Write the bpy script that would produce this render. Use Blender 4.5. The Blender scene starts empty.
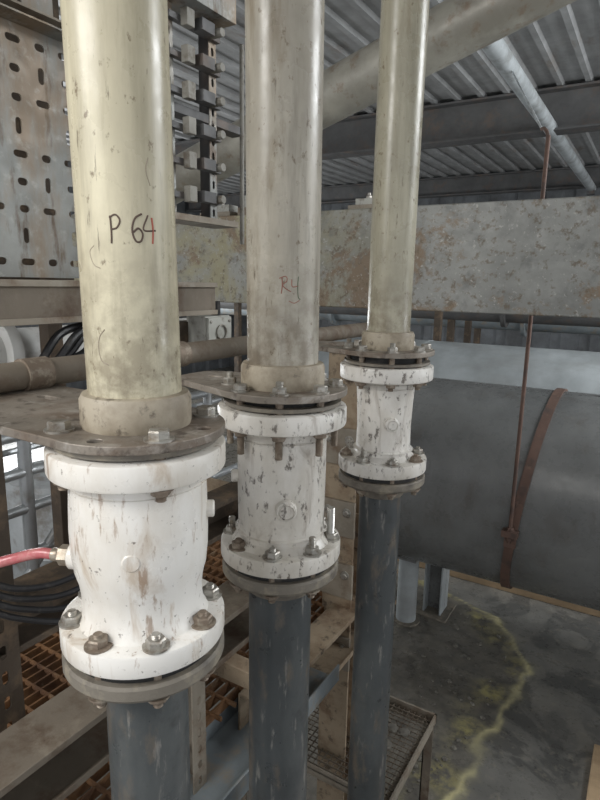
import bpy, math, random
from mathutils import Vector, Matrix, noise
random.seed(4)
C=bpy.context.scene.collection
CZ=1.75
def rad(d): return math.radians(d)

# ------------------------------------------------------------------ materials
def mat(name, base, rough=.6, metal=0., layers=(), bump=.15, bscale=60, var=.18, vscale=5, spec=.5, seed=0, emit=None):
    m=bpy.data.materials.new(name); m.use_nodes=True
    nt=m.node_tree; N=nt.nodes; L=nt.links
    bs=N['Principled BSDF']
    tc=N.new('ShaderNodeTexCoord')
    def nz(scale,st=(1,1,1),detail=6,rg=.6,off=0,dist=0):
        mp=N.new('ShaderNodeMapping'); mp.inputs['Scale'].default_value=st
        mp.inputs['Location'].default_value=(seed*3.1+off,seed*1.7+off*.3,off*.7)
        L.new(tc.outputs['Object'],mp.inputs['Vector'])
        n=N.new('ShaderNodeTexNoise'); n.inputs['Scale'].default_value=scale
        n.inputs['Detail'].default_value=detail; n.inputs['Roughness'].default_value=rg; n.inputs['Distortion'].default_value=dist
        L.new(mp.outputs[0],n.inputs['Vector']); return n.outputs['Fac']
    def mixc(f,a,b):
        x=N.new('ShaderNodeMix'); x.data_type='RGBA'
        if isinstance(f,(int,float)): x.inputs[0].default_value=f
        else: L.new(f,x.inputs[0])
        for s,i in ((a,6),(b,7)):
            if isinstance(s,tuple): x.inputs[i].default_value=(*s[:3],1)
            else: L.new(s,x.inputs[i])
        return x.outputs[2]
    def mr(f,lo,hi,a=0.,b=1.):
        r=N.new('ShaderNodeMapRange'); r.inputs[1].default_value=lo; r.inputs[2].default_value=hi
        r.inputs[3].default_value=a; r.inputs[4].default_value=b; L.new(f,r.inputs[0]); return r.outputs[0]
    col=mixc(mr(nz(vscale),.35,.65),tuple(c*(1-var) for c in base),tuple(min(1,c*(1+var)) for c in base))
    for i,l in enumerate(layers):
        f=mr(nz(l.get('s',20),l.get('st',(1,1,1)),l.get('d',8),l.get('rg',.65),off=7.3*(i+1),dist=l.get('dist',0)),l['lo'],l['hi'],0,l.get('op',1))
        if 'ax' in l:
            a,lo,hi=l['ax']; sx=N.new('ShaderNodeSeparateXYZ'); L.new(tc.outputs['Object'],sx.inputs[0])
            g=mr(sx.outputs[a],lo,hi); mm=N.new('ShaderNodeMath'); mm.operation='MULTIPLY'; L.new(f,mm.inputs[0]); L.new(g,mm.inputs[1]); f=mm.outputs[0]
        col=mixc(f,col,l['c'])
    L.new(col,bs.inputs['Base Color'])
    L.new(mr(nz(25,off=3),.3,.7,max(.05,rough-.12),min(1,rough+.12)),bs.inputs['Roughness'])
    bs.inputs['Metallic'].default_value=metal
    bs.inputs['Specular IOR Level'].default_value=spec
    if bump:
        b=N.new('ShaderNodeBump'); b.inputs['Strength'].default_value=bump; b.inputs['Distance'].default_value=.004
        L.new(nz(bscale,off=11),b.inputs['Height']); L.new(b.outputs[0],bs.inputs['Normal'])
    return m
RUST=(.15,.09,.055); DIRT=(.13,.10,.07); DK=(.03,.028,.025)
def pipel(dc,o=1.):
    return [dict(c=dc,s=5,st=(1,1,.4),lo=.40,hi=.66,op=.8*o),
            dict(c=tuple(q*.75 for q in dc),s=34,st=(1,1,.10),lo=.48,hi=.66,op=.6*o),
            dict(c=(.19,.145,.09),s=16,st=(1,1,.25),lo=.56,hi=.70,op=.65*o,dist=.5),
            dict(c=(.13,.09,.05),s=70,st=(1,1,.7),lo=.615,hi=.68,op=.75*o),
            dict(c=(.10,.075,.05),s=130,st=(1,1,.15),lo=.63,hi=.69,op=.7*o),
            dict(c=(.12,.085,.05),s=30,st=(1,1,1),lo=.40,hi=.60,op=.8,ax=(2,CZ+.07,CZ-.16))]
M_pvc1=mat('cream_pipe_plastic',(.66,.61,.45),.32,layers=pipel((.43,.385,.275)),bump=.06)
M_pvc2=mat('grey_cream_pipe_plastic',(.43,.40,.335),.32,layers=pipel((.25,.225,.185)),bump=.06,seed=2)
M_pvc3=mat('olive_pipe_plastic',(.42,.395,.305),.32,layers=pipel((.26,.24,.18)),bump=.06,seed=4)
M_collar=mat('dirty_stub_collar',(.40,.35,.27),.6,layers=[dict(c=(.21,.17,.12),s=20,lo=.42,hi=.62,op=.8),dict(c=(.09,.07,.05),s=50,lo=.56,hi=.66,op=.8)],bump=.2)
M_white=mat('white_valve_paint',(.80,.78,.74),.32,layers=[dict(c=(.60,.545,.46),s=6,st=(1,1,.5),lo=.47,hi=.68,op=.75),dict(c=(.40,.29,.18),s=17,st=(1,1,.35),lo=.56,hi=.68,op=.6,dist=.8),dict(c=(.26,.15,.08),s=75,st=(1,1,.22),lo=.59,hi=.66,op=.65),dict(c=(.10,.07,.05),s=120,lo=.63,hi=.69,op=.8)],bump=.08,var=.04)
M_white2=mat('white_valve_paint_dirty',(.74,.715,.67),.36,layers=[dict(c=(.48,.44,.37),s=8,st=(1,1,.5),lo=.44,hi=.66,op=.75),dict(c=(.25,.20,.15),s=24,st=(1,1,.3),lo=.55,hi=.68,op=.65,dist=.8),dict(c=(.10,.08,.065),s=80,st=(1,1,.6),lo=.56,hi=.64,op=.85)],bump=.1,var=.05,seed=3)
M_plate=mat('rusty_support_plate',(.25,.22,.185),.5,.3,layers=[dict(c=(.14,.095,.065),s=14,lo=.48,hi=.66,op=.75),dict(c=(.46,.43,.39),s=22,lo=.54,hi=.68,op=.6,dist=1),dict(c=(.06,.045,.035),s=50,lo=.54,hi=.68,op=.8)],bump=.3)
M_bolt=mat('weathered_bolt_steel',(.40,.385,.35),.38,.6,layers=[dict(c=(.20,.16,.12),s=60,lo=.47,hi=.64,op=.85)],bump=.25,bscale=150)
M_steel=mat('bright_stud_steel',(.62,.61,.58),.3,.8,bump=.1)
M_rustbolt=mat('stained_bolt_steel',(.22,.175,.135),.55,.4,layers=[dict(c=(.36,.32,.26),s=70,lo=.5,hi=.66)],bump=.3,bscale=150)
M_black=mat('black_gasket_rubber',(.02,.02,.02),.7,layers=[dict(c=(.10,.085,.07),s=40,lo=.52,hi=.7,op=.6)])
M_dpipe=mat('dark_slate_pipe',(.062,.069,.072),.36,layers=[dict(c=(.12,.127,.125),s=9,st=(1,1,.4),lo=.48,hi=.68,op=.65),dict(c=(.26,.25,.23),s=60,st=(1,1,.2),lo=.59,hi=.67,op=.65),dict(c=(.17,.135,.10),s=22,st=(1,1,.4),lo=.54,hi=.66,op=.65),dict(c=(.03,.03,.03),s=20,lo=.58,hi=.72,op=.6)],bump=.12)
M_backing=mat('dirty_backing_flange',(.19,.17,.14),.65,layers=[dict(c=(.32,.28,.21),s=30,lo=.5,hi=.65,op=.7),dict(c=(.05,.04,.035),s=20,lo=.5,hi=.7,op=.7)],bump=.4)
M_galv=mat('stained_galvanised_steel',(.26,.265,.25),.5,.3,layers=[dict(c=(.26,.19,.125),s=6,st=(1,1,.3),lo=.47,hi=.58,op=.8),dict(c=(.12,.08,.05),s=20,st=(1,1,.25),lo=.54,hi=.63,op=.85),dict(c=(.43,.43,.40),s=40,lo=.55,hi=.7,op=.5)],bump=.12)
M_chan=mat('dusty_channel_steel',(.29,.255,.205),.65,.15,layers=[dict(c=(.16,.10,.06),s=12,lo=.50,hi=.66,op=.8),dict(c=(.42,.39,.33),s=20,lo=.54,hi=.7,op=.5)],bump=.3)
M_frame=mat('brown_frame_steel',(.19,.16,.125),.7,.15,layers=[dict(c=(.11,.07,.045),s=12,lo=.50,hi=.66,op=.8),dict(c=(.32,.28,.22),s=20,lo=.55,hi=.7,op=.6)],bump=.3)
M_tan=mat('tan_corroded_steel',(.36,.285,.20),.75,.1,layers=[dict(c=(.18,.11,.065),s=10,lo=.48,hi=.64,op=.8),dict(c=(.08,.06,.045),s=30,lo=.55,hi=.67,op=.8)],bump=.4)
M_rust=mat('orange_rust_steel',(.25,.13,.06),.85,.0,layers=[dict(c=(.10,.05,.03),s=15,lo=.48,hi=.66,op=.85),dict(c=(.34,.26,.17),s=24,lo=.56,hi=.68,op=.6)],bump=.5)
M_darkrust=mat('dark_brown_steel',(.085,.065,.048),.8,.1,layers=[dict(c=(.20,.14,.09),s=15,lo=.5,hi=.66,op=.8)],bump=.4)
M_beam=mat('stained_box_beam',(.27,.275,.26),.5,.1,layers=[dict(c=(.37,.335,.20),s=5,lo=.30,hi=.5,op=.8,ax=(0,-.75,-1.25)),dict(c=(.35,.355,.34),s=6,lo=.5,hi=.62,op=.7,dist=.6),dict(c=(.235,.17,.11),s=2.6,st=(1,1,1.1),lo=.505,hi=.555,op=.9,rg=.75,dist=.4),dict(c=(.14,.145,.14),s=14,lo=.55,hi=.68,op=.6),dict(c=(.15,.115,.075),s=45,lo=.55,hi=.64,op=.75),dict(c=(.52,.51,.48),s=90,lo=.60,hi=.68,op=.75)],bump=.12,seed=6)
M_tank=mat('grey_tank_shell',(.135,.14,.14),.30,.0,layers=[dict(c=(.20,.203,.20),s=2.2,lo=.42,hi=.66,op=.7),dict(c=(.09,.08,.07),s=8,st=(1,1,.4),lo=.54,hi=.68,op=.6),dict(c=(.25,.23,.20),s=60,lo=.62,hi=.70,op=.5)],bump=.04)
M_tank2=mat('blue_grey_tank_shell',(.38,.41,.42),.45,layers=[dict(c=(.25,.25,.24),s=4,st=(.4,1,1),lo=.5,hi=.7,op=.6)],bump=.06)
M_band=mat('brown_strap_steel',(.12,.072,.055),.75,.1,layers=[dict(c=(.06,.045,.04),s=20,lo=.5,hi=.65,op=.8),dict(c=(.22,.14,.10),s=30,lo=.58,hi=.7,op=.6)],bump=.3)
M_diag=mat('olive_brace_tube',(.36,.345,.295),.45,.1,layers=[dict(c=(.23,.215,.18),s=4,lo=.46,hi=.60,op=.75),dict(c=(.2,.13,.08),s=18,lo=.55,hi=.66,op=.6)],bump=.1)
M_lbrace=mat('light_brace_steel',(.44,.47,.48),.5,.2,layers=[dict(c=(.2,.2,.19),s=8,lo=.50,hi=.64,op=.6)])
M_roof=mat('grey_roof_sheet',(.34,.345,.345),.5,.1,layers=[dict(c=(.25,.245,.24),s=1.5,st=(3,.5,1),lo=.45,hi=.66,op=.7),dict(c=(.22,.17,.13),s=6,st=(1,.4,1),lo=.58,hi=.70,op=.6)],bump=.05)
M_dark=mat('dark_girder_steel',(.11,.11,.11),.6,.2,layers=[dict(c=(.17,.12,.09),s=8,lo=.52,hi=.68,op=.6)])
M_wall=mat('dark_wall_sheet',(.15,.16,.17),.7,.0,layers=[dict(c=(.07,.07,.07),s=2,lo=.45,hi=.65,op=.7)])
M_cable=mat('black_cable_sheath',(.02,.02,.022),.45,layers=[dict(c=(.10,.09,.08),s=50,lo=.55,hi=.7,op=.5)])
M_hose=mat('pink_air_hose',(.48,.13,.14),.22,layers=[dict(c=(.6,.38,.34),s=40,lo=.48,hi=.66,op=.6)])
M_boxg=mat('grey_junction_plastic',(.45,.45,.41),.5,layers=[dict(c=DIRT,s=30,lo=.5,hi=.66,op=.7)])
M_rackg=mat('dusty_terminal_plastic',(.26,.25,.22),.6,layers=[dict(c=DIRT,s=30,lo=.5,hi=.66,op=.8)])
M_wpipe=mat('white_painted_pipe',(.62,.62,.60),.5,layers=[dict(c=DIRT,s=10,lo=.52,hi=.68,op=.6)])
M_drum=mat('grey_drum_shell',(.34,.36,.37),.5,layers=[dict(c=DIRT,s=10,lo=.50,hi=.66,op=.7)])
M_scaf=mat('galvanised_tube',(.46,.48,.49),.4,.5,layers=[dict(c=(.2,.17,.13),s=12,lo=.55,hi=.7,op=.7)])
M_ink=mat('black_marker',(.09,.06,.045),.7,bump=0); M_red=mat('red_marker',(.36,.10,.07),.7,bump=0); M_fred=mat('faded_red_marker',(.28,.12,.09),.7,bump=0)
M_green=mat('faded_green_marker',(.10,.13,.08),.7,bump=0)
M_blue=mat('blue_grey_tray_steel',(.22,.25,.265),.6,.2,layers=[dict(c=(.3,.25,.19),s=12,lo=.52,hi=.66,op=.8)],bump=.2)
M_stone=mat('grey_rubble',(.15,.14,.12),.9,layers=[dict(c=(.28,.265,.22),s=20,lo=.5,hi=.7)],bump=.5)
M_brass=mat('fitting_metal',(.42,.37,.30),.4,.5,layers=[dict(c=RUST,s=40,lo=.5,hi=.65,op=.7)])
M_kerb=mat('tan_kerb_timber',(.50,.36,.22),.8,layers=[dict(c=(.28,.19,.11),s=8,st=(.3,1,1),lo=.5,hi=.7,op=.7)],bump=.3)

# ------------------------------------------------------------------ builder
def align(p,d):
    return Matrix.Translation(Vector(p))@Vector(d).normalized().to_track_quat('Z','Y').to_matrix().to_4x4()
class B:
    def __init__(s,n): s.n=n;s.v=[];s.f=[];s.mi=[];s.m=[]
    def add(s,vs,fs,m):
        if m not in s.m: s.m.append(m)
        k=s.m.index(m); o=len(s.v)
        s.v+= [tuple(v) for v in vs]
        for f in fs: s.f.append([i+o for i in f]); s.mi.append(k)
    def box(s,x0,x1,y0,y1,z0,z1,m,M=None):
        vs=[Vector((x,y,z)) for x in (x0,x1) for y in (y0,y1) for z in (z0,z1)]
        if M: vs=[M@v for v in vs]
        s.add(vs,[(0,1,3,2),(4,6,7,5),(0,4,5,1),(2,3,7,6),(0,2,6,4),(1,5,7,3)],m)
    def lathe(s,prof,m,M=None,seg=48,mod=None,rot=0):
        vs=[];fs=[]
        for r,z in prof:
            for i in range(seg):
                a=2*math.pi*i/seg+rot; rr=r*(mod(a,z) if mod else 1)
                v=Vector((rr*math.cos(a),rr*math.sin(a),z)); vs.append(M@v if M else v)
        for j in range(len(prof)-1):
            for i in range(seg):
                k=(i+1)%seg; fs.append((j*seg+i,j*seg+k,(j+1)*seg+k,(j+1)*seg+i))
        if prof[0][0]>1e-6: fs.append(tuple(range(seg)))
        if prof[-1][0]>1e-6: fs.append(tuple((len(prof)-1)*seg+i for i in range(seg)))
        s.add(vs,fs,m)
    def ring(s,prof,m,M=None,seg=48):
        vs=[];fs=[];n=len(prof)
        for r,z in prof:
            for i in range(seg):
                a=2*math.pi*i/seg; v=Vector((r*math.cos(a),r*math.sin(a),z)); vs.append(M@v if M else v)
        for j in range(n):
            for i in range(seg):
                k=(i+1)%seg; l=(j+1)%n; fs.append((j*seg+i,j*seg+k,l*seg+k,l*seg+i))
        s.add(vs,fs,m)
    def cyl(s,p0,p1,r,m,seg=20,r2=None,ch=0):
        p0=Vector(p0);p1=Vector(p1);L=(p1-p0).length; r2=r if r2 is None else r2
        pr=[(r,0),(r2,L)] if not ch else [(r-ch,0),(r,ch),(r2,L-ch),(r2-ch,L)]
        s.lathe(pr,m,align(p0,p1-p0),seg)
    def tube(s,pts,r,m,seg=10):
        pts=[Vector(p) for p in pts]; vs=[];fs=[]
        t=(pts[1]-pts[0]).normalized(); n=t.orthogonal().normalized()
        for i,p in enumerate(pts):
            t2=((pts[min(i+1,len(pts)-1)]-pts[max(i-1,0)])).normalized()
            n=(n-t2*n.dot(t2)).normalized(); b=t2.cross(n)
            for k in range(seg):
                a=2*math.pi*k/seg; vs.append(p+(n*math.cos(a)+b*math.sin(a))*r)
        for i in range(len(pts)-1):
            for k in range(seg):
                l=(k+1)%seg; fs.append((i*seg+k,i*seg+l,(i+1)*seg+l,(i+1)*seg+k))
        fs.append(tuple(range(seg))); fs.append(tuple((len(pts)-1)*seg+k for k in range(seg)))
        s.add(vs,fs,m)
    def prism(s,poly,L,m,M):
        n=len(poly); vs=[M@Vector((x,y,0)) for x,y in poly]+[M@Vector((x,y,L)) for x,y in poly]
        s.add(vs,[tuple(range(n)),tuple(range(n,2*n))]+[(i,(i+1)%n,n+(i+1)%n,n+i) for i in range(n)],m)
    def plate(s,outline,holes,t,m,M):
        cu=bpy.data.curves.new('tmp','CURVE'); cu.dimensions='2D'; cu.fill_mode='BOTH'; cu.extrude=t/2
        for pl in [outline]+list(holes):
            sp=cu.splines.new('POLY'); sp.points.add(len(pl)-1); sp.use_cyclic_u=True
            for i,(x,y) in enumerate(pl): sp.points[i].co=(x,y,0,1)
        ob=bpy.data.objects.new('tmp',cu); C.objects.link(ob); bpy.context.view_layer.update()
        me=bpy.data.meshes.new_from_object(ob.evaluated_get(bpy.context.evaluated_depsgraph_get()))
        s.add([M@v.co for v in me.vertices],[tuple(p.vertices) for p in me.polygons],m)
        bpy.data.objects.remove(ob); bpy.data.curves.remove(cu); bpy.data.meshes.remove(me)
    def hexn(s,p,d,r,h,m,rot=0,stud=0,washer=True,studr=None,sm=None):
        M=align(p,d)
        if washer: s.lathe([(r*1.32,0),(r*1.32,.0022),(r*.9,.0026)],m,M,20)
        s.lathe([(r,.002),(r,h-.0018),(r*.86,h)],m,M,6,rot=rot)
        if stud:
            q=studr or r*.55; z=h; pr=[(q,h-.001)]
            while z<h+stud: pr+= [(q,z),(q*.86,z+.0009)]; z+=.0018
            pr.append((q*.7,h+stud)); s.lathe(pr,sm or m,M,12)
    def finish(s,bevel=0,ang=35,seg=2):
        me=bpy.data.meshes.new(s.n); me.from_pydata(s.v,[],s.f)
        for m in s.m: me.materials.append(m)
        me.polygons.foreach_set('material_index',s.mi); me.update()
        import bmesh
        bm=bmesh.new(); bm.from_mesh(me)
        bmesh.ops.remove_doubles(bm,verts=bm.verts,dist=2e-6)
        bmesh.ops.recalc_face_normals(bm,faces=bm.faces)
        for f in bm.faces: f.smooth=True
        bm.to_mesh(me); bm.free(); me.set_sharp_from_angle(angle=rad(ang))
        ob=bpy.data.objects.new(s.n,me); C.objects.link(ob)
        if bevel:
            b=ob.modifiers.new('bevel','BEVEL'); b.width=bevel; b.segments=seg; b.limit_method='ANGLE'; b.angle_limit=rad(50)
        return ob
def spl(pts,n=10):
    P=[Vector(p) for p in pts]; P=[P[0]*2-P[1]]+P+[P[-1]*2-P[-2]]; out=[]
    for i in range(1,len(P)-2):
        for k in range(n):
            t=k/n; a,b,c,d=P[i-1],P[i],P[i+1],P[i+2]
            out.append(.5*((2*b)+(c-a)*t+(2*a-5*b+4*c-d)*t*t+(3*b-a-3*c+d)*t**3))
    out.append(P[-2]); return out
def circ(x,y,r,n=16): return [(x+r*math.cos(2*math.pi*i/n),y+r*math.sin(2*math.pi*i/n)) for i in range(n)]
def slot(x,y,w,h,n=5):
    r=min(w,h)/2; pts=[]
    if w>=h: c=[(x+w/2-r,y,-90),(x-w/2+r,y,90)]
    else: c=[(x,y+h/2-r,0),(x,y-h/2+r,180)]
    for cx,cy,a0 in c:
        for i in range(n+1): a=rad(a0+180*i/n); pts.append((cx+r*math.cos(a),cy+r*math.sin(a)))
    return pts
MX=Matrix(((0,0,1,0),(1,0,0,0),(0,1,0,0),(0,0,0,1)))
MY=Matrix(((1,0,0,0),(0,0,1,0),(0,1,0,0),(0,0,0,1)))
def T(x,y,z): return Matrix.Translation((x,y,z))

# ------------------------------------------------------------------ pipes & valves
PIPES=[dict(x=-.485,y=.445,r=.0505,plate=-.158,fl=(-.178,-.208),low=(-.388,-.416),mp=M_pvc1,mv=M_white,lr=.0495,L=.33,FR=.0985,lean=-.014),
       dict(x=-.481,y=.738,r=.0545,plate=-.156,fl=(-.184,-.214),low=(-.404,-.432),mp=M_pvc2,mv=M_white2,lr=.052,L=.19,FR=.100,lean=-.007),
       dict(x=-.482,y=1.146,r=.0455,plate=-.134,fl=(-.166,-.197),low=(-.368,-.398),mp=M_pvc3,mv=M_white2,lr=.046,L=.20,FR=.099,lean=.003)]
def stroke(b,P,th0,z0,pts,m,r=.0011):
    out=[]; zp=CZ+P['plate']
    for q in spl([(p[0],p[1],0) for p in pts],5):
        a=th0+q.x/P['r']; R=P['r']-r*.35; z=CZ+z0+q.y; ln=P['lean']*(z-zp)
        out.append((P['x']+R*math.cos(a)+.854*ln,P['y']+R*math.sin(a)+.52*ln,z))
    b.tube(out,r,m,6)
for k,P in enumerate(PIPES):
    PX=P['x']; c=(PX,P['y']); r=P['r']; zp=CZ+P['plate']; M0=T(c[0],c[1],0); ln=P['lean']
    ML=Matrix(((1,0,.854*ln,c[0]-.854*ln*zp),(0,1,.52*ln,c[1]-.52*ln*zp),(0,0,1,0),(0,0,0,1)))
    face=math.atan2(-P['y'],-PX)
    b=B('vertical_plastic_pipe')
    b.lathe([(r,zp+.001),(r,3.18)],P['mp'],ML,64)
    b.lathe([(r+.009,zp+.0),(r+.010,zp+.004),(r+.010,zp+.030),(r+.007,zp+.036),(r,zp+.037)],M_collar,M0,64)
    if k==0:
        t=face
        stroke(b,P,t-.30,.034,[(0,0),(.0005,.012),(0,.026)],M_ink)
        stroke(b,P,t-.30,.034,[(-.001,.024),(.005,.027),(.009,.022),(.006,.015),(0,.013)],M_ink)
        stroke(b,P,t+.10,.034,[(.010,.029),(.003,.024),(0,.013),(.003,.003),(.008,.003),(.010,.010),(.006,.015),(.001,.011)],M_ink,.0012)
        stroke(b,P,t+.40,.036,[(.001,.026),(-.004,.012),(.009,.012)],M_ink,.0010)
        stroke(b,P,t+.40,.036,[(.005,.024),(.006,.012),(.005,-.001)],M_red,.0011)
        stroke(b,P,t-.75,-.07,[(.01,.02),(.003,.012),(.001,0),(.004,-.012),(.012,-.016)],M_collar,.0007)
        stroke(b,P,t-.80,.01,[(.012,-.0),(.004,.004),(.0,.016),(.006,.022)],M_collar,.0006)
        stroke(b,P,t+.5,.09,[(.0,-.0),(-.004,.014),(-.001,.026)],M_collar,.0006)
    if k==1:
        t=face
        stroke(b,P,t-.05,-.016,[(0,0),(.0015,.012),(.001,.022)],M_fred,.0008)
        stroke(b,P,t-.05,-.016,[(-.003,.021),(.006,.024),(.008,.018),(.002,.012),(.008,.006),(.014,.003)],M_fred,.0008)
        stroke(b,P,t+.22,-.016,[(.0,.020),(.001,.010),(.010,.011)],M_fred,.0008)
        stroke(b,P,t+.22,-.016,[(.010,.024),(.009,.010),(.010,-.004),(.013,-.008)],M_green,.0008)
        stroke(b,P,t+.22,-.03,[(-.004,.004),(.004,.001),(.012,.005)],M_fred,.0006)
    b.finish()
    b=B('pipe_support_plate'); R=P['FR']; L=P['L']; out=[]
    w=.085 if k else .096
    for i in range(25): a=rad(-100+200*i/24); out.append((R*math.cos(a),R*math.sin(a)))
    tipr=.035
    for i in range(7): a=rad(100+80*i/6); out.append((-L+tipr+tipr*math.cos(a)*1.0,(w-tipr if k==0 else .02)+tipr*math.sin(a)))
    for i in range(7): a=rad(180+80*i/6); out.append((-L+tipr+tipr*math.cos(a),-(w-tipr if k==0 else .02)+tipr*math.sin(a)))
    bolts=[rad(-28+90*i) for i in range(4)] if k==0 else [rad(-60+45*i) for i in range(8)]
    if k==0: holes=[circ(.081*math.cos(a),.081*math.sin(a),.008) for a in (rad(-73),rad(17),rad(107))]+[slot(-.2,.03,.04,.014)]
    else: holes=[slot(-.135,0,.03,.012)]
    b.plate(out,holes,.010,M_plate,T(c[0],c[1],zp-.005))
    b.finish(.0012)
    b=B('pinch_valve'); mv=P['mv']
    ft,fb=CZ+P['fl'][0],CZ+P['fl'][1]; lt,lb=CZ+P['low'][0],CZ+P['low'][1]
    b.lathe([(.078,zp-.0105),(.078,ft+.004)],M_black,M0,64)
    b.ring([(.091,ft+.0085),(.091,ft+.003),(.060,ft+.003),(.060,ft+.0085)],M_backing,M0,64)
    FR=P['FR']
    def flange(t,bt,R):
        b.lathe([(.05,t),(R-.004,t),(R-.001,t-.0015),(R,t-.004),(R,bt+.004),(R-.001,bt+.0015),(R-.004,bt),(.05,bt)],mv,M0,80)
    flange(ft,fb,FR); flange(lt,lb,FR-.003)
    H=fb-lt
    if k==0:
        pr=[(.080,0),(.077,.015),(.0755,.04),(.0765,.10),(.0775,.22),(.0785,.38),(.078,.54),(.0755,.66),(.0715,.74),(.0695,.82),(.0695,.90),(.071,.96),(.076,1.0)]
        mod=lambda a,z:1+.02*math.cos(3*(a-1.6))*max(0,math.sin(math.pi*(fb-z)/H))
    elif k==1:
        pr=[(.082,0),(.074,.03),(.0705,.08),(.0705,.5),(.0695,.85),(.0705,.95),(.080,1.0)]; mod=lambda a,z:1+.012*math.cos(4*a)
    else:
        pr=[(.075,0),(.065,.05),(.062,.12),(.060,.3),(.058,.6),(.059,.88),(.062,.95),(.072,1.0)]; mod=lambda a,z:1+.02*math.cos(4*a)
    b.lathe([(q,fb-t*H) for q,t in pr],mv,M0,80,mod=mod)
    for tt in ((.10,.90) if k else (.08,)):
        rr=.0715 if k==1 else (.063 if k==2 else .0755)
        b.ring([(rr+.0022,fb-tt*H),(rr-.004,fb-tt*H+.003),(rr-.004,fb-tt*H-.003)],mv,M0,64)
    def boss(a,zz,r0,r1,rb,m=mv,hexed=False):
        d=Vector((math.cos(a),math.sin(a),0)); p=Vector((c[0],c[1],CZ+zz))
        b.lathe([(rb+.002,0),(rb,.004),(rb,r1-r0-.0015),(rb-.0015,r1-r0)],m,align(p+d*r0,d),6 if hexed else 28)
    if k==0:
        boss(math.atan2(-.45,-.9),-.325,.068,.088,.016); boss(math.atan2(-.45,-.9),-.325,.086,.102,.0125,M_brass,True); boss(math.atan2(-.45,-.9),-.325,.100,.112,.008,M_brass)
        boss(math.atan2(.60,.80),-.262,.068,.085,.010)
        boss(face-.15,-.29,.074,.0800,.010)
    if k==1:
        boss(face+.10,-.332,.066,.081,.0155); boss(face+.10,-.332,.080,.0835,.0115); boss(face-1.45,-.30,.064,.080,.01)
    if k==2:
        boss(face+.26,-.286,.055,.072,.0145); boss(face+.26,-.286,.071,.074,.0105)
    R=.082
    for i,a in enumerate(bolts):
        p=(c[0]+R*math.cos(a),c[1]+R*math.sin(a),zp)
        b.hexn(p,(0,0,1),.0118 if k==0 else .0105,.0110,M_bolt,rot=random.random(),stud=.0 if i%3 else (0 if k==0 else .008))
        b.cyl((p[0],p[1],fb-.001),(p[0],p[1],zp),.006,M_rustbolt,10)
        b.hexn((p[0],p[1],fb),(0,0,-1),.0105,.009,M_rustbolt,rot=random.random(),stud=.028 if k==1 else .006)
    n=8
    for i in range(n):
        a=rad(10+360*i/n)+k*.25
        p=(c[0]+.081*math.cos(a),c[1]+.081*math.sin(a),lt)
        rel=(a-face+math.pi)%(2*math.pi)-math.pi
        long_=(k==1 and rad(50)<rel<rad(95))
        b.hexn(p,(0,0,1),.0114,.0105,M_bolt if (i+k)%3 else M_rustbolt,rot=random.random(),stud=(.042 if long_ else .004 if k==0 else (.016 if (i*5+k)%3==0 else .004)),studr=.0065 if long_ else .0055,sm=M_steel if long_ else None)
        b.hexn((p[0],p[1],lb-.030),(0,0,-1),.0105,.009,M_rustbolt,rot=random.random(),stud=.006)
        b.cyl((p[0],p[1],lb-.032),(p[0],p[1],lb+.002),.006,M_rustbolt,10)
    b.finish(0)
    b=B('vertical_dark_pipe'); q=P['lr']
    b.lathe([(.085,lb-.0008),(.085,lb-.010)],M_black,M0,64)
    b.lathe([(.05,lb-.010),(.092,lb-.010),(.095,lb-.013),(.095,lb-.025),(.091,lb-.030),(q+.012,lb-.031),(q+.010,lb-.040),(q+.004,lb-.058),(q,lb-.06)],M_backing,M0,64)
    b.lathe([(q,lb-.05),(q,0.0)],M_dpipe,M0,64)
    b.lathe([(q+.03,0.012),(q+.03,0)],M_backing,M0,32)
    b.finish()
b=B('air_hose')
d=Vector((-.9,-.45,0)).normalized(); p0=Vector((-.485,.445,CZ-.325))+d*.110
b.tube(spl([p0,p0+d*.02,p0+d*.06+Vector((0,0,-.012)),p0+d*.14+Vector((-.0,-.03,-.034)),p0+d*.30+Vector((-.0,-.08,-.075)),p0+d*.5+Vector((-.0,-.12,-.15))],8),.0065,M_hose,12)
b.finish()

# ------------------------------------------------------------------ box beam
b=B('box_beam'); z0,z1=CZ-.088,CZ+.260
b.prism([(1.93,z0),(2.15,z0),(2.15,z0+.012),(1.945,z0+.012),(1.945,z1-.012),(2.15,z1-.012),(2.15,z1),(1.93,z1)],5.6,M_beam,Matrix(((0,0,1,-2.6),(1,0,0,0),(0,1,0,0),(0,0,0,1))))
b.box(-2.6,3.0,2.10,2.112,z0+.01,z1-.01,M_beam)
for x in (-1.9,-.9,.2,1.4): b.box(x,x+.012,1.945,2.10,z0+.01,z1-.01,M_beam)
b.finish(.004)
for x,w,h in ((-1.70,.16,.05),(-1.50,.10,.08),(-1.0,.12,.04)):
    b=B('beam_clamp'); b.box(x,x+w,1.95,2.05,z1,z1+h*.4,M_chan); b.box(x+.02,x+w-.02,1.97,2.03,z1+h*.4-.001,z1+h,M_boxg)
    b.hexn((x+w/2,2.0,z1+h),(0,0,1),.012,.012,M_bolt,stud=.01); b.finish(.003)

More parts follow.
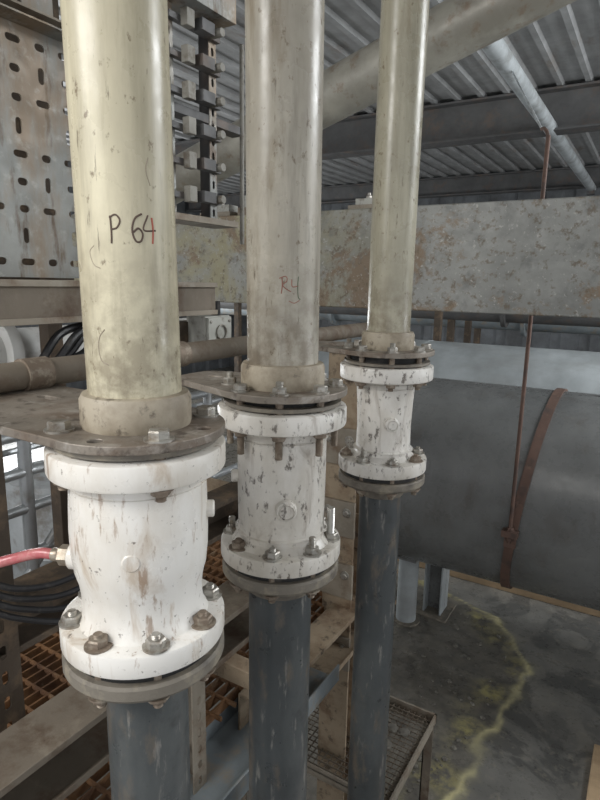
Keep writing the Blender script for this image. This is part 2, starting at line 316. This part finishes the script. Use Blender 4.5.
# ------------------------------------------------------------------ tanks
def tank(name,y,z,r,x0,x1,m,bands):
    b=B(name); L=x1-x0; M=Matrix(((0,0,1,x0),(1,0,0,y),(0,1,0,z),(0,0,0,1)))
    pr=[(0.0,-.16)]+[(r*math.sin(a),-.16*math.cos(a)) for a in [rad(10*i) for i in range(1,9)]]+[(r,0),(r,L),(r*.8,L+.12),(0.0,L+.16)]
    b.lathe(pr,m,M,128)
    for x in bands: b.ring([(r+.003,x-x0-.012),(r+.003,x-x0+.012),(r-.01,x-x0+.012),(r-.01,x-x0-.012)],m,M,128)
    return b
b=tank('horizontal_tank',2.685,CZ-.893,.45,-1.05,3.2,M_tank,(-.93,1.2))
for x in (-.95,.9,2.6):
    b.cyl((x,2.685,0),(x,2.685,.45),.052,M_tank2,28)
    b.lathe([(.075,0),(.075,.012)],M_backing,T(x,2.685,0),28)
    b.box(x-.10,x+.10,2.5,2.87,.43,.445,M_tank)
b.finish()
tank('horizontal_tank',4.1,CZ-.85,.45,-2.2,3.6,M_tank2,(-1.4,.2,1.8)).finish()
b=B('tank_saddle_stand')
b.box(-.90,-.80,2.86,2.87,0,.44,M_tank); b.box(-.90,-.89,2.80,2.92,0,.44,M_tank2); b.box(-.81,-.80,2.80,2.92,0,.44,M_tank2); b.box(-.94,-.76,2.76,2.96,0,.012,M_backing)
b.finish(.002)
b=B('tank_hanger_strap'); X=-.375; sh=.12
M=Matrix(((0,sh,1,X),(1,0,0,2.685),(0,1,0,CZ-.893),(0,0,0,1)))
b.ring([(.455,-.018),(.4605,-.018),(.4605,.018),(.455,.018),(.449,.018),(.449,-.018)],M_band,M,128)
X=-.385
b.box(X-.03,X+.03,2.195,2.232,CZ-.95,CZ-.925,M_band)
b.box(X-.022,X+.022,2.222,2.236,CZ-1.0,CZ-.93,M_band)
b.cyl((X,2.21,CZ-.975),(X,2.21,CZ+.50),.0075,M_band,12)
b.tube(spl([(X,2.21,CZ+.49),(X-.005,2.212,CZ+.51),(X-.02,2.24,CZ+.53),(X-.04,2.30,CZ+.545)],6),.006,M_band,8)
b.cyl((X-.04,2.30,CZ+.545),(-.84,3.55,CZ+1.16),.004,M_lbrace,8)
b.hexn((X,2.21,CZ-.950),(0,0,-1),.014,.014,M_band,stud=.01); b.hexn((X,2.21,CZ-.925),(0,0,1),.014,.014,M_band)
b.finish()
b=B('hanger_rod'); b.cyl((-.14,2.685,CZ-.443),(-.14,2.685,3.19),.0085,M_band,12); b.hexn((-.14,2.685,CZ-.42),(0,0,-1),.012,.012,M_band,stud=.005); b.finish()

# ------------------------------------------------------------------ roof, braces, walls, floor
b=B('ceiling'); p=.19; x=-8
pts=[]
while x<5: pts+= [(x,3.225),(x+.13,3.225),(x+.142,3.20),(x+.178,3.20)]; x+=p
n=len(pts); vs=[];fs=[]
for y in (-.9,9.6):
    vs+=[(q[0],y,q[1]) for q in pts]
for i in range(n-1): fs.append((i,i+1,n+i+1,n+i))
b.add(vs,fs,M_roof); b.finish(ang=20)
def ibeam(b,y,x0,x1,zt,h,w,m):
    b.prism([(y-w,zt),(y+w,zt),(y+w,zt-.015),(y+.006,zt-.015),(y+.006,zt-h+.015),(y+w,zt-h+.015),(y+w,zt-h),(y-w,zt-h),(y-w,zt-h+.015),(y-.006,zt-h+.015),(y-.006,zt-.015),(y-w,zt-.015)],x1-x0,m,Matrix(((0,0,1,x0),(1,0,0,0),(0,1,0,0),(0,0,0,1))))
b=B('roof_girder'); ibeam(b,5.0,-7.4,4.5,3.195,.30,.09,M_dark); b.finish()
b=B('roof_girder'); ibeam(b,8.2,-7.4,4.5,3.195,.24,.07,M_dark); b.finish()
b=B('diagonal_brace_tube')
b.cyl((-3.3,2.55,CZ+.27),(.9,2.55,CZ+1.56),.112,M_diag,40); b.finish()
b=B('roof_brace_tube'); b.cyl((-.86,2.95,CZ+1.18),(-.86,8.1,CZ+1.18),.050,M_lbrace,20)
b.box(-.90,-.82,2.9,2.96,CZ+1.1,CZ+1.45,M_dark); b.box(-.90,-.82,8.0,8.12,CZ+1.1,CZ+1.2,M_dark); b.finish()
b=B('wall_back')
pts=[];x=-8
while x<5: pts+= [(x,9.5),(x+.2,9.5),(x+.24,9.54),(x+.36,9.54)]; x+=.4
n=len(pts); b.add([(q[0],q[1],0) for q in pts]+[(q[0],q[1],3.3) for q in pts],[(i,i+1,n+i+1,n+i) for i in range(n-1)],M_wall); b.finish(ang=20)
b=B('wall_left')
pts=[];y=-2
while y<9.5: pts+= [(-7.5,y),(-7.5,y+.2),(-7.54,y+.24),(-7.54,y+.36)]; y+=.4
n=len(pts); b.add([(q[0],q[1],0) for q in pts]+[(q[0],q[1],3.3) for q in pts],[(i,i+1,n+i+1,n+i) for i in range(n-1)],M_wall); b.finish(ang=20)
for yy,zz,rr,m in ((5.2,CZ-.02,.06,M_tank2),(5.6,CZ-.24,.09,M_dark),(6.2,CZ+.02,.05,M_rust),(6.6,CZ-.35,.12,M_blue)):
    b=B('background_pipe_run'); b.cyl((-6,yy,zz),(4,yy,zz),rr,m,24)
    for x in (-4,-1.7,1,3): b.box(x-.03,x+.03,yy-.03,yy+.03,0,zz-rr*.8,M_darkrust); b.lathe([(rr*1.5,-.02),(rr*1.5,.02)],m,Matrix(((0,0,1,x+.5),(1,0,0,yy),(0,1,0,zz),(0,0,0,1))),24)
    b.finish()

# floor
def crustx(y):
    t=[(0,-.9),(1.2,-.62),(1.5,-.50),(1.79,-.42),(2.17,-.36),(2.55,-.33),(2.8,-.42),(2.96,-.56),(3.1,-.9),(3.25,-1.7),(9.6,-3)]
    for i in range(len(t)-1):
        if t[i][0]<=y<=t[i+1][0]:
            f=(y-t[i][0])/(t[i+1][0]-t[i][0]); f=f*f*(3-2*f); return t[i][1]*(1-f)+t[i+1][1]*f
    return -.9
def rng(a,b,s): 
    n=max(1,round((b-a)/s)); return [a+(b-a)*i/n for i in range(n)]
xs=rng(-7.6,-2,.7)+rng(-2,.8,.013)+rng(.8,5,.6)+[5]
ys=rng(-2,1,.5)+rng(1,3.7,.013)+rng(3.7,9.6,.8)+[9.6]
vs=[];cols=[]
for y in ys:
    for x in xs:
        fine=1 if (-2<x<.8 and 1<y<3.7) else 0
        v=Vector((x,y,0)); w=noise.fractal(v*4,1.0,2.0,6)*.075 if fine else 0
        d=x-crustx(y)+w
        line=math.exp(-(d/.014)**2)*(.8+.6*noise.noise(v*9)); halo=math.exp(-((d+.07)/.07)**2)*max(0,.45+noise.noise(v*7)*1.4)
        left=1/(1+math.exp(max(-40,min(40,d*60))))
        h=(left*(.005*noise.fractal(v*16,1.0,2.0,4)+.003)+line*.004)*fine
        vs.append((x,y,min(h,.018))); cols.append((max(0,min(1,line)),max(0,min(1,halo)),left,1))
nx=len(xs); fs=[(j*nx+i,j*nx+i+1,(j+1)*nx+i+1,(j+1)*nx+i) for j in range(len(ys)-1) for i in range(nx-1)]
me=bpy.data.meshes.new('floor'); me.from_pydata(vs,[],fs)
at=me.color_attributes.new('crust','FLOAT_COLOR','POINT')
for i,c4 in enumerate(cols): at.data[i].color=c4
me.polygons.foreach_set('use_smooth',[True]*len(fs))
M_floor=mat('dirty_concrete_floor',(.20,.195,.18),.32,layers=[dict(c=(.28,.265,.235),s=3.0,lo=.48,hi=.58,op=.8,dist=.8),dict(c=(.10,.10,.096),s=3.5,lo=.50,hi=.56,op=.75,dist=.8),dict(c=(.32,.295,.24),s=26,lo=.57,hi=.67,op=.5),dict(c=(.07,.065,.055),s=60,lo=.60,hi=.68,op=.6)],bump=.12,bscale=18)
nt=M_floor.node_tree; N=nt.nodes; L=nt.links; bs=N['Principled BSDF']; src=bs.inputs['Base Color'].links[0].from_socket
a=N.new('ShaderNodeAttribute'); a.attribute_name='crust'; sp=N.new('ShaderNodeSeparateColor'); L.new(a.outputs['Color'],sp.inputs[0])
nz=N.new('ShaderNodeTexNoise'); nz.inputs['Scale'].default_value=16; nz.inputs['Detail'].default_value=9; nz.inputs['Roughness'].default_value=.65
tc=N.new('ShaderNodeTexCoord'); L.new(tc.outputs['Object'],nz.inputs['Vector'])
def mx(f,A,Bc):
    x=N.new('ShaderNodeMix'); x.data_type='RGBA'; L.new(f,x.inputs[0])
    for s_,i in ((A,6),(Bc,7)):
        if isinstance(s_,tuple): x.inputs[i].default_value=(*s_,1)
        else: L.new(s_,x.inputs[i])
    return x.outputs[2]
def mth(op,A,v):
    x=N.new('ShaderNodeMath'); x.operation=op; L.new(A,x.inputs[0])
    if isinstance(v,(int,float)): x.inputs[1].default_value=v
    else: L.new(v,x.inputs[1])
    x.use_clamp=True; return x.outputs[0]
g0=N.new('ShaderNodeMapRange'); g0.inputs[1].default_value=.35; g0.inputs[2].default_value=.65; L.new(nz.outputs['Fac'],g0.inputs[0])
grit=mx(g0.outputs[0],(.10,.09,.075),(.26,.235,.19))
c1=mx(mth('MULTIPLY',sp.outputs[2],.6),src,grit)
n2=N.new('ShaderNodeMapRange'); n2.inputs[1].default_value=.42; n2.inputs[2].default_value=.60; L.new(nz.outputs['Fac'],n2.inputs[0])
c2=mx(mth('MULTIPLY',mth('MULTIPLY',sp.outputs[1],n2.outputs[0]),.8),c1,(.46,.41,.17))
c3=mx(sp.outputs[0],c2,(.66,.60,.34))
L.new(c3,bs.inputs['Base Color'])
me.materials.append(M_floor); ob=bpy.data.objects.new('floor',me); C.objects.link(ob)
b=B('gravel_debris')
for i in range(170):
    y=random.uniform(1.3,3.1); x=crustx(y)-.05-abs(random.gauss(0,.28))
    if -.99<x<-.42 and 1.18<y<1.66: continue
    if -.96<x<-.74 and y>2.7: continue
    r=random.choice((.004,.006,.008,.012)); q=random.random()*6
    b.lathe([(r*.5,-r*.2),(r,r*.2),(r*.75,r*.7),(r*.2,r*.95)],M_stone,T(x,y,.005)@Matrix.Rotation(q,4,'Z')@Matrix.Diagonal((1,random.uniform(.6,1.2),random.uniform(.6,1.1),1)),6)
b.finish(ang=20)
b=B('floor_kerb'); b.box(-1.9,2.5,3.28,3.36,0,.05,M_kerb); b.finish(.004)
b=B('timber_plank'); b.box(-.01,.09,1.0,2.24,0,.035,M_kerb); b.finish(.004)

# ------------------------------------------------------------------ left structures
b=B('perforated_cable_tray'); y0,y1,zz0,zz1=.12,.86,CZ+.0,CZ+.43
holes=[]
nY=14; nZ=9
for j in range(nZ):
    for i in range(nY):
        yy=y0+.035+i*(y1-y0-.07)/(nY-1); zq=zz0+.028+j*(zz1-zz0-.056)/(nZ-1)
        k=(i*2+j)%4
        if k==3 and i%2: continue
        holes.append(slot(yy,zq,.028,.012) if k==0 else (slot(yy,zq,.012,.028) if k==1 else slot(yy,zq,.020,.013)))
b.plate([(y0,zz0),(y1,zz0),(y1,zz1),(y0,zz1)],holes,.003,M_galv,T(-1.0,0,0)@MX)
b.box(-1.0,-.955,y0,y1,zz1-.003,zz1,M_galv); b.box(-1.0,-.955,y1-.003,y1,zz0,zz1,M_galv); b.finish()
b=B('perforated_cable_tray'); y0,y1,zz0,zz1=.0,.80,CZ+.46,CZ+.95; holes=[]
for j in range(9):
    for i in range(9):
        holes.append(slot(y0+.05+i*.085,zz0+.04+j*.05,.024 if (i+j)%2 else .010,.010 if (i+j)%2 else .022))
b.plate([(y0,zz0),(y1,zz0),(y1,zz1),(y0,zz1)],holes,.003,M_galv,T(-1.06,0,0)@MX)
b.box(-1.06,-.99,y0,y1,zz0-.004,zz0,M_chan); b.finish()
b=B('tray_dark_backing'); b.box(-1.32,-1.30,-.1,1.0,CZ-.02,CZ+1.1,M_darkrust); b.box(-1.32,-1.24,-.1,1.0,CZ-.03,CZ-.018,M_darkrust); b.box(-1.32,-1.28,.0,.04,0,CZ,M_darkrust); b.box(-1.32,-1.28,.9,.94,0,CZ,M_darkrust); b.finish(.002)  # added dark sheet behind the trays, keeps their slots looking dark
def cchan(b,x0,x1,z0,z1,ya,yb,m,t=.005):
    b.prism([(x0,z0),(x1,z0),(x1,z0+t*2.2),(x1-t,z0+t*2.2),(x1-t,z0+t),(x0+t,z0+t),(x0+t,z1-t),(x1-t,z1-t),(x1-t,z1-t*2.2),(x1,z1-t*2.2),(x1,z1),(x0,z1)],yb-ya,m,T(0,ya,0)@MY)
b=B('tray_support_channel'); cchan(b,-.99,-.89,CZ-.078,CZ-.004,.05,1.08,M_chan); b.box(-.905,-.897,.05,1.08,CZ-.070,CZ-.012,M_frame)
b.finish(.001)
for y in (.20,1.02):
    b=B('slotted_upright'); hs=[slot(0,.1+i*.06,.012,.026) for i in range(50)]
    b.plate([(-.02,0),(.02,0),(.02,3.15),(-.02,3.15)],hs,.003,M_galv,T(-1.035,y,0)@MX); b.box(-1.075,-1.035,y+.018,y+.021,0,3.15,M_galv); b.box(-1.075,-1.035,y-.021,y-.018,0,3.15,M_galv); b.finish()
b=B('support_tube'); b.cyl((-.76,.05,CZ-.137),(-.76,1.9,CZ-.137),.0205,M_frame,24)
for P in PIPES: b.ring([(.024,-.02),(.024,.02),(.019,.02),(.019,-.02)],M_rustbolt,align((-.76,P['y']+.06,CZ-.137),(0,1,0)),24)
b.finish()
for i in range(5):
    b=B('black_cable'); o=i*.03
    x=-.93+.012*(i%2)
    b.tube(spl([(x-.05,1.0-o,CZ-.087),(x,.86-o,CZ-.087),(x+.02,.78-o,CZ-.10),(x+.02,.72-o,CZ-.135-.006*i),(x,.62-o,CZ-.165-.006*i),(x-.02,.5-o,CZ-.175-.008*i),(x-.05,.30-o,CZ-.16)],8),.0075,M_cable,10); b.finish()
for i in range(4):
    b=B('black_cable'); o=i*.018
    b.tube(spl([(-.93,.30,CZ-.40-o),(-.90,.42,CZ-.44-o),(-.84,.50,CZ-.50-o),(-.80,.60,CZ-.50-o*1.5),(-.80,.72,CZ-.44-o),(-.84,.9,CZ-.42-o*2)],8),.0055,M_cable,8); b.finish()
b=B('white_branch_pipe'); b.cyl((-1.42,.2,CZ-.19),(-1.42,1.6,CZ-.19),.06,M_wpipe,28); b.ring([(.09,-.015),(.09,.015),(.05,.015),(.05,-.015)],M_wpipe,align((-1.42,.85,CZ-.19),(0,1,0)),28)
b.box(-1.50,-1.47,1.5,1.54,0,CZ-.20,M_darkrust); b.box(-1.50,-1.47,.25,.29,0,CZ-.20,M_darkrust); b.finish()
b=B('junction_box'); b.box(-.99,-.93,1.08,1.175,CZ-.165,CZ-.085,M_boxg); b.box(-.93,-.922,1.083,1.172,CZ-.162,CZ-.088,M_boxg)
b.cyl((-.96,1.155,CZ-.086),(-.96,1.155,CZ-.05),.013,M_black,14); b.cyl((-.96,1.105,CZ-.164),(-.96,1.105,CZ-.19),.011,M_black,14)
b.ring([(.02,.0),(.02,.004),(.016,.004),(.016,.0)],M_bolt,align((-.921,1.13,CZ-.125),(1,0,0)),16)
for yy in (1.092,1.163):
    for zq in (-.152,-.098): b.cyl((-.922,yy,CZ+zq),(-.919,yy,CZ+zq),.004,M_bolt,8)
b.box(-1.03,-.985,1.03,1.14,CZ-.16,CZ-.10,M_darkrust)
b.finish(.003)
b=B('terminal_rack')
for y in (1.05,1.20):
    hs=[slot(0,.02+i*.034,.008,.018) for i in range(14)]
    b.plate([(-.014,0),(.014,0),(.014,.50),(-.014,.50)],hs,.003,M_galv,T(-1.0,y,CZ+.15)@MX); b.box(-1.03,-1.0,y-.015,y-.012,CZ+.15,CZ+.65,M_dark); b.box(-1.03,-1.0,y+.012,y+.015,CZ+.15,CZ+.65,M_dark)
for i in range(6):
    z=CZ+.19+i*.075; b.box(-1.0,-.985,1.04,1.215,z,z+.014,M_dark); b.box(-.985,-.965,1.075,1.10,z-.008,z+.028,M_rackg); b.box(-.985,-.96,1.12,1.165,z-.004,z+.022,M_dark); b.cyl((-.985,1.18,z+.008),(-.95,1.18,z+.008),.010,M_rackg,10)
b.box(-1.03,-.95,.98,1.24,CZ+.135,CZ+.15,M_chan); b.box(-1.04,-.94,.96,1.22,CZ+.60,CZ+.655,M_galv)
b.cyl((-1.0,1.32,CZ+.10),(-1.0,1.32,CZ+.60),.006,M_rackg,10); b.box(-1.04,-1.0,1.0,1.33,CZ+.38,CZ+.40,M_dark)
b.finish(.001)
b=B('slotted_post'); hs=[slot(0,.06+i*.05,.012,.026) for i in range(32)]
b.plate([(-.03,0),(.03,0),(.03,1.66),(-.03,1.66)],hs,.004,M_darkrust,T(-.90,.50,0)@MX); b.box(-.94,-.90,.468,.472,0,1.66,M_darkrust); b.finish()
b=B('scaffold_rail')
for z in (-.44,-.55,-.66,-.80,-1.0): b.cyl((-1.5,.1,CZ+z),(-1.5,2.0,CZ+z),.015,M_scaf,14)
for y in (.3,.78,.95,1.35,1.75): b.cyl((-1.5,y,0),(-1.5,y,CZ-.40),.018,M_scaf,14)
b.cyl((-1.5,.80,CZ-1.0),(-1.5,1.35,CZ-.44),.014,M_scaf,12)
for i in range(12): b.cyl((-1.56,.25+i*.12,CZ-1.0),(-1.56,.25+i*.12,CZ-.5),.006,M_scaf,8)
b.cyl((-1.56,.1,CZ-.5),(-1.56,1.9,CZ-.5),.01,M_scaf,8)
b.finish()
b=B('storage_drum'); b.lathe([(0.0,.9),(.22,.9),(.235,.88),(.235,.6),(.242,.59),(.235,.58),(.235,.3),(.242,.29),(.235,.28),(.235,.02),(.22,0),(0.0,0)],M_drum,T(-2.2,1.55,0),40); b.finish()
b=B('walkway_grating'); zg=CZ-.90
for i in range(27): 
    xx=-1.44+i*.028; b.box(xx,xx+.004,.15,1.75,zg-.025,zg,M_rust)
for i in range(32): yy=.17+i*.05; b.box(-1.45,-.68,yy,yy+.005,zg-.008,zg+.001,M_rust)
b.box(-1.46,-1.45,.15,1.75,zg-.04,zg+.002,M_rust); b.box(-1.46,-.67,1.75,1.76,zg-.04,zg+.002,M_rust)
b.finish()
b=B('walkway_edge_channel'); cchan(b,-.68,-.60,CZ-1.0,CZ-.88,.88,1.60,M_tan,.006); b.finish(.0015)
b=B('frame_channel'); cchan(b,-.80,-.70,CZ-.80,CZ-.70,.05,1.10,M_frame,.006); b.finish(.0015)
b=B('frame_channel'); cchan(b,-.98,-.90,CZ-.66,CZ-.56,.05,1.30,M_darkrust,.006); b.finish(.0015)
b=B('frame_channel'); b.box(-1.0,-.62,.86,.90,CZ-.84,CZ-.80,M_tan); b.box(-1.0,-.995,.86,.90,CZ-.84,CZ-.4,M_tan); b.finish(.002)
b=B('cross_beam'); b.prism([(.0,0),(.0,.10),(.006,.10),(.006,.006),(.06,.006),(.06,0)],.95,M_tan,Matrix(((0,0,1,-1.5),(1,0,0,1.36),(0,1,0,CZ-.72),(0,0,0,1)))); b.finish(.001)
b=B('slotted_post'); hs=[slot(0,.03+i*.035,.010,.018) for i in range(28)]
b.plate([(-.018,0),(.018,0),(.018,1.02),(-.018,1.02)],hs,.003,M_chan,T(-.65,.72,0)@MX); b.box(-.69,-.65,.736,.739,0,1.02,M_chan); b.finish()
b=B('lower_cable_tray'); b.box(-.72,-.57,.45,1.15,CZ-.975,CZ-.970,M_blue); b.box(-.575,-.57,.45,1.15,CZ-.975,CZ-.93,M_blue); b.box(-.72,-.715,.45,1.15,CZ-.975,CZ-.93,M_blue); b.finish(.001)
b=B('steel_column'); x,y=-.67,1.36
b.box(x-.045,x+.045,y-.045,y-.037,0,CZ-.165,M_tan); b.box(x-.045,x+.045,y+.037,y+.045,0,CZ-.165,M_tan); b.box(x-.004,x+.004,y-.04,y+.04,0,CZ-.165,M_tan)
b.box(x-.15,x+.06,y-.06,y+.06,CZ-.172,CZ-.16,M_tan); b.box(x-.08,x+.08,y-.08,y+.08,0,.012,M_tan)
for z in (-.42,-.62,-.80,-1.02):
    b.box(x-.05,x+.05,y-.055,y-.045,CZ+z-.05,CZ+z+.05,M_chan)
    for dx in (-.028,.028): b.hexn((x+dx,y-.055,CZ+z+.02),(0,-1,0),.010,.009,M_bolt,washer=True)
b.finish(.0015)
b=B('mesh_shelf'); z=CZ-1.35; x0,x1,y0,y1=-.95,-.45,1.23,1.62
for xa,xb,ya,yb in ((x0,x1,y0,y0+.006),(x0,x1,y1-.006,y1),(x0,x0+.006,y0,y1),(x1-.006,x1,y0,y1)): b.box(xa,xb,ya,yb,z-.03,z,M_chan)
for xa,xb,ya,yb in ((x0,x1,y0,y0+.03),(x0,x1,y1-.03,y1),(x1-.03,x1,y0,y1)): b.box(xa,xb,ya,yb,z-.033,z-.029,M_chan)
for i in range(int((x1-x0)/.018)): q=x0+.018*i; b.box(q,q+.0025,y0,y1,z-.016,z-.013,M_frame)
for i in range(int((y1-y0)/.018)): q=y0+.018*i; b.box(x0,x1,q,q+.0025,z-.013,z-.010,M_frame)
for xx in (x0,x1-.03):
    for yy in (y0,y1-.03): b.box(xx,xx+.03,yy,yy+.004,0,z-.02,M_frame); b.box(xx,xx+.004,yy,yy+.03,0,z-.02,M_frame)
for i in range(14):
    r=.02; b.lathe([(r*.5,-r*.2),(r,r*.2),(r*.75,r*.7),(r*.2,r*.95)],M_stone,T(random.uniform(x0+.2,x1-.05),random.uniform(y0+.05,y1-.05),z-.006)@Matrix.Rotation(i,4,'Z')@Matrix.Diagonal((1,.8,.5,1)),7)
b.finish()

# ------------------------------------------------------------------ light, world, camera
w=bpy.data.worlds.new('World'); bpy.context.scene.world=w; w.use_nodes=True
bg=w.node_tree.nodes['Background']; bg.inputs[0].default_value=(.95,.97,1,1); bg.inputs[1].default_value=.88
def area(n,loc,tgt,sx,sy,e,col=(1,1,1)):
    l=bpy.data.lights.new(n,'AREA'); l.shape='RECTANGLE'; l.size=sx; l.size_y=sy; l.energy=e; l.color=col
    o=bpy.data.objects.new(n,l); o.location=loc; o.rotation_euler=(Vector(tgt)-Vector(loc)).to_track_quat('-Z','Y').to_euler(); C.objects.link(o)
area('open_side_daylight',(-1.1,-1.3,2.85),(-.5,1.2,1.5),1.4,.8,46,(1,.985,.95))
area('far_side_daylight',(4.6,4.5,1.5),(-1,5.5,2.9),3.0,2.4,170,(.95,.98,1))
area('left_side_roof_fill',(-6.8,4.5,.9),(-2,5.0,2.9),3.0,1.2,150,(.95,.98,1))  # added fill lamp inside the closed left wall, aimed up to brighten the roof
area('roof_light_daylight',(1.4,3.0,3.1),(.2,3,.8),1.6,1.4,110,(.95,.98,1))

cam=bpy.data.cameras.new('camera'); co=bpy.data.objects.new('camera',cam); C.objects.link(co)
cam.sensor_fit='VERTICAL'; cam.sensor_height=36; cam.lens=26.0; cam.clip_start=.02
sp_,cp=math.sin(rad(11.5)),math.cos(rad(11.5)); s,c_=math.sin(rad(31.33)),math.cos(rad(31.33))
R0=Vector((c_,s,0)); F=Vector((-s*cp,c_*cp,-sp_)); U0=Vector((-s*sp_,c_*sp_,cp))
R=(R0+U0*.0186).normalized(); U=(U0-R0*.0186).normalized(); Bk=-F
co.matrix_world=Matrix(((R.x,U.x,Bk.x,0),(R.y,U.y,Bk.y,0),(R.z,U.z,Bk.z,CZ),(0,0,0,1)))
bpy.context.scene.camera=co
bpy.context.scene.view_settings.view_transform='Standard'
